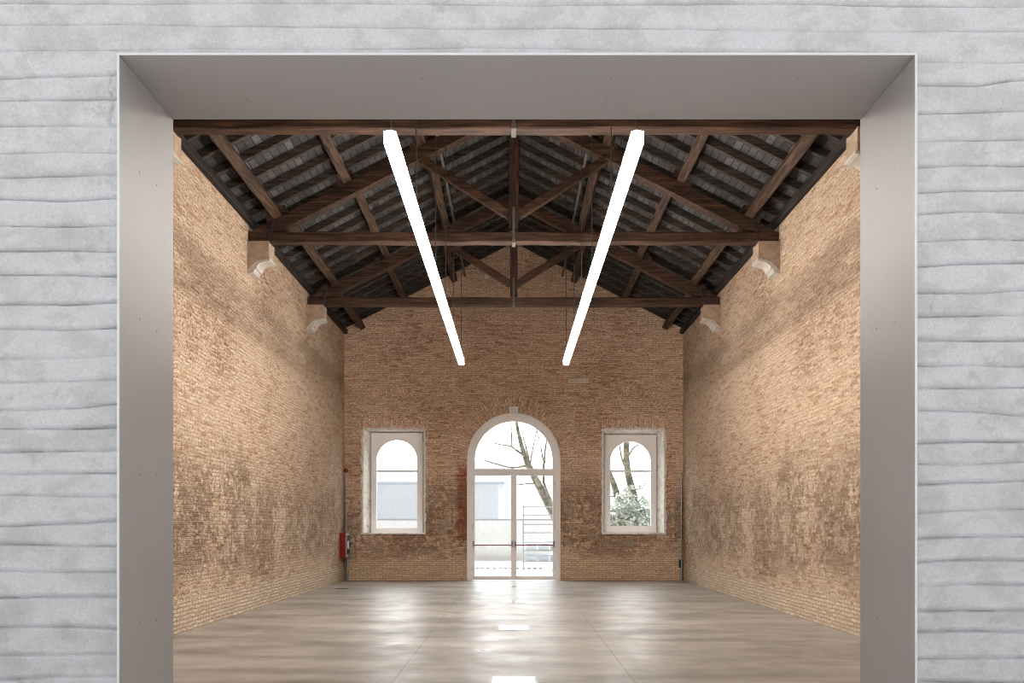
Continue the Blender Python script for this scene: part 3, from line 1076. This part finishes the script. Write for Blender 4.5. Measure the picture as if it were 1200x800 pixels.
# ------------------------------------------------------------------ windows
for wi, s in ((1, -1), (2, 1)):
    wn = bpy.data.objects.new('window_%d' % wi, None)
    C.objects.link(wn)
    wn.location = (0, YB, 0)
    struct(wn, 'white arched window in the rectangular opening %s of the door' % ('left' if s < 0 else 'right'), 'window')
    yf = 0.33
    zt, zb = (4.155, 1.335)
    if s > 0:
        zt = 4.09
    hz = 3.95 if s < 0 else 3.91
    hb = 1.46 if s < 0 else 1.52
    bm_ = B()
    fo_ = [(s * 2.572, zb), (s * 4.04, zb), (s * 4.04, zt), (s * 2.572, zt)]
    x0, x1 = sorted((s * 2.735, s * 3.885))
    r_ = (x1 - x0) / 2
    hole = arch(x0, x1, hb, hz - r_, 30)
    slab(bm_, fo_, [hole], yf, yf + 0.09, XZ)
    fr = obj('window_frame', bm_, M['frame'], wn)
    bm_ = B()
    bbox(bm_, x0 - 0.01, x1 + 0.01, yf + 0.015, yf + 0.075, 3.045, 3.10, 0.005, 1)
    obj('glazing_bar', bm_, M['frame'], fr)
    bm_ = B()
    slab(bm_, arch(x0 - 0.006, x1 + 0.006, hb - 0.006, hz - r_, 30), [], yf + 0.045, yf + 0.055, XZ)
    obj('pane', bm_, M['glass'], fr)
    bm_ = B()
    sx = sorted((s * 2.46, s * 4.25))
    bbox(bm_, sx[0], sx[1], -0.05, yf + 0.02, 1.285, 1.325, 0.006, 1)
    obj('window_sill', bm_, M['lime'], wn)
    # rough plastered reveal
    rg = random.Random(wi)
    bm_ = B()

    def sheet(pa, pb, qa, qb, n, m, jit, th):
        """quad pa-pb (front edge) to qa-qb (back edge)"""
        pa, pb, qa, qb = map(Vector, (pa, pb, qa, qb))
        rows = []
        for i in range(n + 1):
            f = pa.lerp(pb, i / n)
            b = qa.lerp(qb, i / n)
            row = []
            for j in range(m + 1):
                p = f.lerp(b, j / m)
                k = jit if j == 0 else jit * .4
                row.append(bm_.verts.new(p + Vector((rg.uniform(-k, k), rg.uniform(-k * .3, 0) if j == 0 else 0, rg.uniform(-k, k)))))
            rows.append(row)
        for r0, r1 in zip(rows, rows[1:]):
            for j in range(m):
                bm_.faces.new((r0[j], r0[j + 1], r1[j + 1], r1[j]))

    e = 0.012
    sheet((s * 4.20, -e, 1.325), (s * 4.20, -e, 4.21), (s * 4.065, yf + .06, 1.325), (s * 4.065, yf + .06, 4.21), 46, 5, 0.02, 0)
    sheet((s * 2.51, -e, 1.325), (s * 2.51, -e, 4.21), (s * 2.535, yf + .06, 1.325), (s * 2.535, yf + .06, 4.21), 46, 4, 0.015, 0)
    sheet((s * 2.50, -e, 4.20), (s * 4.21, -e, 4.20), (s * 2.53, yf + .06, zt + 0.03), (s * 4.07, yf + .06, zt + 0.03), 30, 4, 0.022, 0)
    # back strips that close the gap round the frame
    sheet((s * 4.21, yf + .06, 1.30), (s * 4.21, yf + .06, 4.21), (s * 4.02, yf + .075, 1.30), (s * 4.02, yf + .075, 4.21), 4, 1, 0, 0)
    sheet((s * 2.49, yf + .06, 1.30), (s * 2.49, yf + .06, 4.21), (s * 2.60, yf + .075, 1.30), (s * 2.60, yf + .075, 4.21), 4, 1, 0, 0)
    sheet((s * 2.5, yf + .06, 4.21), (s * 4.21, yf + .06, 4.21), (s * 2.5, yf + .075, zt - .02), (s * 4.21, yf + .075, zt - .02), 4, 1, 0, 0)
    obj('reveal', bm_, M['lime'], wn)
    # ragged plaster margin on the wall face
    bm_ = B()
    segs = [((s * 4.21, 1.32), (s * 4.21, 4.22), 40), ((s * 4.21, 4.21), (s * 2.50, 4.21), 28), ((s * 2.50, 4.22), (s * 2.50, 1.32), 40)]
    for (xa, za), (xb, zb2), n in segs:
        prev = None
        dx, dz_ = (zb2 - za), -(xb - xa)
        l = sqrt(dx * dx + dz_ * dz_)
        nx, nz = dx / l, dz_ / l
        if (nx * (s * 3.355 - xa) + nz * (2.7 - za)) > 0:
            nx, nz = -nx, -nz
        for i in range(n + 1):
            t_ = i / n
            w2 = 0.03 + (rg.random() ** 2) * 0.045
            px_, pz_ = xa + (xb - xa) * t_, za + (zb2 - za) * t_
            cur = (bm_.verts.new((px_ - nx * .012, -0.012, pz_ - nz * .012)), bm_.verts.new((px_ + nx * w2, -0.006, pz_ + nz * w2)),
                   bm_.verts.new((px_ + nx * w2, 0.01, pz_ + nz * w2)))
            if prev:
                bm_.faces.new((prev[0], prev[1], cur[1], cur[0]))
                bm_.faces.new((prev[1], prev[2], cur[2], cur[1]))
            prev = cur
    obj('plaster_margin', bm_, M['lime'], wn)

# ------------------------------------------------------------------ small things in the hall
for y, pos in ((7.75, 'closest to the camera'), (11.87, 'second from the camera'), (15.99, 'third from the camera'), (20.1, 'closest to the door')):
    T = thing('floor_box', 'rectangular metal floor box lid on the centre line, %s' % pos, 'floor box', (0, y, 0), 'floor boxes on the centre line')
    bm_ = B()
    slab(bm_, [(-.235, -.30), (.235, -.30), (.235, .30), (-.235, .30)], [[(-.215, -.28), (.215, -.28), (.215, .28), (-.215, .28)]], 0.0, 0.004, lambda u, v, a: (u, v, a))
    obj('rim', bm_, M['steel'], T)
    bm_ = B()
    bbox(bm_, -.212, .212, -.277, .277, 0.0005, 0.0045, 0.0015, 1)
    obj('lid', bm_, M['plate_steel'], T)

# fire hose cabinet on the left wall
T = thing('fire_hose_cabinet', 'red fire hose cabinet with white framed front on the left wall near the corner', 'fire cabinet', (-W, 21.62, 0.66))
bm_ = B()
bbox(bm_, -0.005, 0.165, 0, 0.56, 0, 0.67, 0.008, 1)
obj('case', bm_, M['red'], T)
bm_ = B()
slab(bm_, [(0.01, 0.01), (0.55, 0.01), (0.55, 0.66), (0.01, 0.66)], [[(0.07, 0.08), (0.49, 0.08), (0.49, 0.6), (0.07, 0.6)]], 0.165, 0.183, YZ)
fd = obj('door_frame', bm_, M['grey_plastic'], T)
bm_ = B()
box(bm_, 0.166, 0.174, 0.07, 0.49, 0.08, 0.60)
obj('door_panel', bm_, M['black'], T)
bm_ = B()
tube(bm_, [(0.176, 0.28, 0.34), (0.186, 0.28, 0.34)], 0.12, 24)
obj('hose_reel_emblem', bm_, M['white_paper'], T)
bm_ = B()
bbox(bm_, 0.182, 0.205, 0.50, 0.53, 0.28, 0.40, 0.004, 1)
obj('handle', bm_, M['black'], T)

# conduits in the corners
cl = thing('wall_conduit', 'thin grey conduit running up the left far corner to the red alarm', 'conduit', (-W + 0.05, YB - 0.05, 0), 'corner conduits')
bm_ = B()
tube(bm_, [(0, 0, 0), (0, 0, 3.02)], 0.016, 10)
obj('pipe', bm_, M['steel'], cl)
for z in (1.6, 2.1, 2.6):
    bm_ = B()
    bbox(bm_, -0.026, 0.026, -0.02, 0.05, z, z + 0.03, 0.004, 1)
    obj('clip', bm_, M['steel'], cl)
pp = thing('hydrant_pipe', 'short thick steel pipe with valve below the red fire cabinet', 'pipe', (-W + 0.13, YB - 0.13, 0))
bm_ = B()
tube(bm_, [(0, 0, 0), (0, 0, 0.60), (0, -0.06, 0.655), (0, -0.12, 0.66)], 0.035, 12)
obj('pipe', bm_, M['steel'], pp)
bm_ = B()
tube(bm_, [(0, 0, 0.27), (0, 0, 0.35)], 0.05, 12)
obj('valve_collar', bm_, M['grey_plastic'], pp)
bm_ = B()
bbox(bm_, -0.03, 0.03, -0.06, -0.045, 0.27, 0.36, 0.004, 1)
obj('tag', bm_, M['yellow'], pp)
T = thing('fire_alarm_sounder', 'small round red alarm at the top of the left corner conduit', 'alarm', (-W + 0.05, YB, 3.06))
bm_ = B()
tube(bm_, [(0, 0.002, 0), (0, -0.05, 0), (0, -0.085, 0), (0, -0.10, 0)], [0.062, 0.062, 0.05, 0.02], 16)
obj('dome', bm_, M['red'], T)
bm_ = B()
tube(bm_, [(0, 0.003, 0), (0, -0.012, 0)], 0.07, 16)
obj('base', bm_, M['red'], T)

cr = thing('wall_conduit', 'thin grey conduit in the right far corner ending in a small black box', 'conduit', (W - 0.06, YB - 0.05, 0), 'corner conduits')
bm_ = B()
tube(bm_, [(0, 0, 0), (0, 0, 3.0)], 0.018, 10)
obj('pipe', bm_, M['steel'], cr)
bm_ = B()
tube(bm_, [(0.0, -0.02, 0), (0.0, -0.02, 0.56)], 0.034, 12)
obj('sleeve', bm_, M['steel'], cr)
bm_ = B()
bbox(bm_, -0.07, -0.022, -0.05, 0.03, 0.36, 0.58, 0.006, 1)
obj('box', bm_, M['black'], cr)

bm_ = B()
bbox(bm_, -0.055, 0.055, -0.045, 0.01, -0.055, 0.055, 0.006, 1)
tag(obj('junction_box', bm_, M['white_paper'], None, loc=(-0.76, YB, 8.48)), 'tiny white square box high on the brick gable', 'junction box')
bm_ = B()
bbox(bm_, -0.29, 0.29, -0.018, 0.05, -0.075, 0.075, 0.012, 1)
tag(obj('stone_block', bm_, M['stone_pale'], None, loc=(1.81, YB, 5.58)), 'pale oblong stone block set in the gable wall above the right window', 'stone block')
bm_ = B()
bbox(bm_, -0.16, 0.16, -0.05, 0.05, 0, 0.004, 0.0015, 1)
tag(obj('floor_grille', bm_, M['iron'], None, loc=(-4.15, 19.3, 0)), 'thin dark grille in the floor near the left far corner', 'floor grille')

# ------------------------------------------------------------------ outside
bm_ = B()
box(bm_, -40, 40, YB + 0.6, 90, -0.25, -0.03)
g_ = obj('ground', bm_, M['yard'])
struct(g_, 'pale gravel yard outside the arched door', 'ground')
bm_ = B()
box(bm_, -40, 40, -40, 3.2, -0.25, -0.004)
struct(obj('ground_entry', bm_, M['ground']), 'pale gravel in front of the white wall', 'ground')


def wpt(px, py, d):
    return Vector(((px - 602) * d / F, d, EYE + (616 - py) * d / F))


def limb(bm_, a, b, ra, rb_, rg, n=8, bend=0.06):
    a, b = Vector(a), Vector(b)
    l = (b - a).length
    off = [Vector((rg.uniform(-1, 1), rg.uniform(-1, 1), rg.uniform(-1, 1))) * l * bend * 0.25 for _ in range(n + 1)]
    pts = [a.lerp(b, i / n) + (off[i] if 0 < i < n else Vector()) for i in range(n + 1)]
    tube(bm_, pts, [ra + (rb_ - ra) * i / n for i in range(n + 1)], 8)
    return pts


def twigs(bm_, pts, rg, count, ln, r):
    for _ in range(count):
        p = pts[rg.randint(1, len(pts) - 1)]
        d = Vector((rg.uniform(-1, 1), rg.uniform(-.5, .5), rg.uniform(-.1, 1))).normalized()
        q = p + d * ln * rg.uniform(.5, 1.2)
        pp_ = limb(bm_, p, q, r, r * .35, rg, 5, 0.25)
        for _ in range(2):
            p2 = pp_[rg.randint(2, 5)]
            d2 = (d + Vector((rg.uniform(-1, 1), rg.uniform(-.5, .5), rg.uniform(-.4, .8)))).normalized()
            limb(bm_, p2, p2 + d2 * ln * .5, r * .5, r * .25, rg, 4, 0.25)


def tree(label, d, trunk, branches, seed):
    rg = random.Random(seed)
    base = wpt(trunk[0][0], trunk[0][1], d)
    T = thing('bare_tree', label, 'tree', (base.x, d, -0.03), 'bare trees outside')
    bm_ = B()
    pts = [wpt(px, py, d) - Vector((base.x, d, -0.03)) for px, py, r in trunk]
    tube(bm_, pts, [r for _, _, r in trunk], 12)
    obj('trunk', bm_, M['bark'], T, smooth=True)
    for br in branches:
        bm_ = B()
        p = [wpt(px, py, d + dd) - Vector((base.x, d, -0.03)) for px, py, dd, r in br]
        all_ = []
        for (a, b, ra, rb2) in zip(p, p[1:], [q[3] for q in br], [q[3] for q in br][1:]):
            all_ += limb(bm_, a, b, ra, rb2, rg, 5, 0.08)
        twigs(bm_, all_, rg, 4, 0.8, br[-1][3] * 0.55)
        obj('branch', bm_, M['bark'], T, smooth=True)
    return T


tree('leaning bare mossy tree seen through the right half of the arched door', 29.5,
     [(684, 664, .26), (664, 632, .20), (641, 587, .155), (628, 562, .135), (619, 545, .115), (612, 525, .085), (607, 505, .06), (603, 480, .05), (598, 450, .03)],
     [[(619, 546, 0, .05), (600, 548, .2, .035), (580, 543, .3, .02), (565, 538, .4, .012)],
      [(612, 532, 0, .045), (599, 523, -.2, .03), (578, 519, -.3, .016)],
      [(599, 523, -.2, .03), (600, 505, -.3, .02), (594, 485, -.3, .01)],
      [(621, 548, 0, .04), (618, 530, .3, .03), (613, 512, .3, .018), (610, 490, .3, .01)],
      [(621, 545, 0, .035), (625, 522, -.3, .022), (630, 500, -.4, .012)],
      [(646, 590, .3, .06), (637, 565, .4, .05), (637, 545, .5, .042), (640, 520, .5, .03), (643, 495, .4, .015)],
      [(637, 540, .5, .03), (632, 515, .6, .02), (627, 495, .6, .01)],
      [(630, 566, 0, .035), (614, 567, -.3, .025), (604, 568, -.4, .014)]], 5)
tree('pair of bare mossy trunks rising behind the bush seen through the right window', 30.5,
     [(751, 664, .2), (747, 600, .17), (741, 575, .15), (736, 555, .13), (734, 538, .12), (734, 515, .10), (737, 490, .07), (742, 450, .04)],
     [[(736, 640, .3, .16), (727, 590, .3, .14), (720, 570, .3, .12), (715, 556, .3, .10), (706, 535, .3, .07)],
      [(735, 555, 0, .05), (728, 535, .3, .035), (725, 515, .3, .02), (720, 500, .3, .01)],
      [(734, 538, 0, .05), (742, 525, -.3, .03), (752, 518, -.3, .015)],
      [(741, 575, 0, .03), (752, 572, -.3, .02), (760, 560, -.3, .01)],
      [(745, 592, 0, .03), (755, 580, .3, .02), (760, 570, .3, .012)]], 8)


def bush(label, c, rx, ry, rz_, count, seed, leaf=0.11):
    rg = random.Random(seed)
    T = thing('bush', label, 'bush', c)
    bm_ = B()
    for _ in range(count):
        th, ph = rg.uniform(0, 2 * pi), math.acos(rg.uniform(-.2, 1))
        k = rg.uniform(.65, 1.05) * (1 + .15 * sin(th * 3 + ph * 5))
        p = Vector((rx * k * sin(ph) * cos(th), ry * k * sin(ph) * sin(th), rz_ * (.15 + k * cos(ph) * .85)))
        a = Vector((rg.uniform(-1, 1), rg.uniform(-1, 1), rg.uniform(-1, 1))).normalized()
        b = a.cross(Vector((rg.uniform(-1, 1), rg.uniform(-1, 1), rg.uniform(-1, 1)))).normalized()
        l, w = leaf * rg.uniform(.7, 1.3), leaf * .38
        n = a.cross(b)
        vs = [bm_.verts.new(p + q) for q in (-a * l, -a * l * .3 + b * w + n * .01, a * l * .4 + b * w * .8, a * l, a * l * .4 - b * w * .8, -a * l * .3 - b * w + n * .01)]
        bm_.faces.new(vs)
    obj('foliage', bm_, M['leaf'], T)
    bm_ = B()
    for k in range(7):
        th = k * 0.9
        limb(bm_, (0.05 * cos(th), 0.05 * sin(th), 0), (rx * .6 * cos(th), ry * .6 * sin(th), rz_ * rg.uniform(.5, .8)), 0.03, 0.01, rg, 5, .1)
    obj('stem', bm_, M['bark'], T)
    return T


bush('wide leafy grey green bush seen through the right window', (4.25, 28.6, -0.03), 1.35, 0.9, 2.6, 3200, 2, 0.13)

# rack of shelves with crates outside the right door leaf
T = thing('outdoor_rack', 'pale blue grey metal rack with many shelves outside the right door leaf', 'rack', (1.06, 28.2, -0.03))
for x in (-0.72, 0.72):
    for y in (-0.25, 0.25):
        bm_ = B()
        bbox(bm_, x - 0.02, x + 0.02, y - 0.02, y + 0.02, 0, 2.27, 0.004, 1)
        obj('post', bm_, M['rack'], T)
shz = [2.22, 1.92, 1.60, 1.31, 0.98, 0.68, 0.30]
for z in shz:
    bm_ = B()
    bbox(bm_, -0.74, 0.74, -0.27, 0.27, z - 0.02, z + 0.02, 0.004, 1)
    obj('shelf', bm_, M['rack'], T)
for k in range(6):
    rowp, ci = divmod(k, 3)
    z0 = (0.32, 0.70)[rowp] - 0.03
    x = 1.06 - 0.44 + ci * 0.44
    bm_ = B()
    slab(bm_, [(-.18, -.2), (.18, -.2), (.18, .2), (-.18, .2)], [[(-.165, -.185), (.165, -.185), (.165, .185), (-.165, .185)]], 0.03, 0.20, lambda u, v, a: (u, v, a))
    box(bm_, -.18, .18, -.2, .2, 0.0, 0.03)
    bbox(bm_, -.195, .195, -.215, -.198, 0.17, 0.2, 0.003, 1)
    o = obj('crate', bm_, M['crate'], None, loc=(x, 28.2, z0))
    tag(o, 'pale blue crate on the %s loaded shelf of the outdoor rack, %s' % (('lower', 'upper')[rowp], ('left', 'middle', 'right')[ci]), 'crate', 'crates on the outdoor rack')

# garden wall with coping
T = thing('garden_wall', 'pale garden wall with grey coping beyond the yard', 'garden wall', (-5.5, 36, -0.03))
bm_ = B()
box(bm_, -16, 7.2, -0.12, 0.12, 0, 1.80)
obj('masonry', bm_, M['render_wall'], T)
bm_ = B()
bbox(bm_, -16.05, 7.25, -0.17, 0.17, 1.80, 1.87, 0.01, 1)
obj('coping', bm_, M['coping'], T)

# pale house far behind
T = thing('house', 'pale house with slate roof beyond the garden wall', 'house', (-7.5, 52, -0.03))
bm_ = B()
box(bm_, -9, 6.5, 0, 8, 0, 4.25)
obj('wall', bm_, M['house'], T)
bm_ = B()
slab(bm_, [(-0.5, 4.25), (8.5, 4.25), (8.5, 4.4), (4, 6.2), (-0.5, 4.4)], [], -9.4, 6.9, YZ)
obj('roof', bm_, M['house_roof'], T)
for x in (-5.2, 2.6):
    bm_ = B()
    slab(bm_, [(x - .55, 1.9), (x + .55, 1.9), (x + .55, 3.3), (x - .55, 3.3)], [[(x - .47, 1.98), (x + .47, 1.98), (x + .47, 3.22), (x - .47, 3.22)]], -0.05, 0.02, XZ)
    wd = obj('window', bm_, M['house_roof'], T)
    bm_ = B()
    box(bm_, x - .47, x + .47, -0.02, -0.005, 1.98, 3.22)
    obj('pane', bm_, M['rack'], wd)

# kerb stones along the yard edge
for k in range(14):
    rg = random.Random(k)
    x = -1.75 + k * 0.21 + rg.uniform(-.03, .03)
    bm_ = B()
    bmesh.ops.create_icosphere(bm_, subdivisions=2, radius=0.07)
    for v in bm_.verts:
        v.co = Vector((v.co.x * rg.uniform(.9, 1.1), v.co.y, v.co.z * .6)) * rg.uniform(.9, 1.1)
    o = obj('edging_stone', bm_, M['kerb'], None, loc=(x, 28.6, 0.005))
    tag(o, 'small dark edging stone in the row across the yard outside the door', 'stone', 'edging stones outside the door')
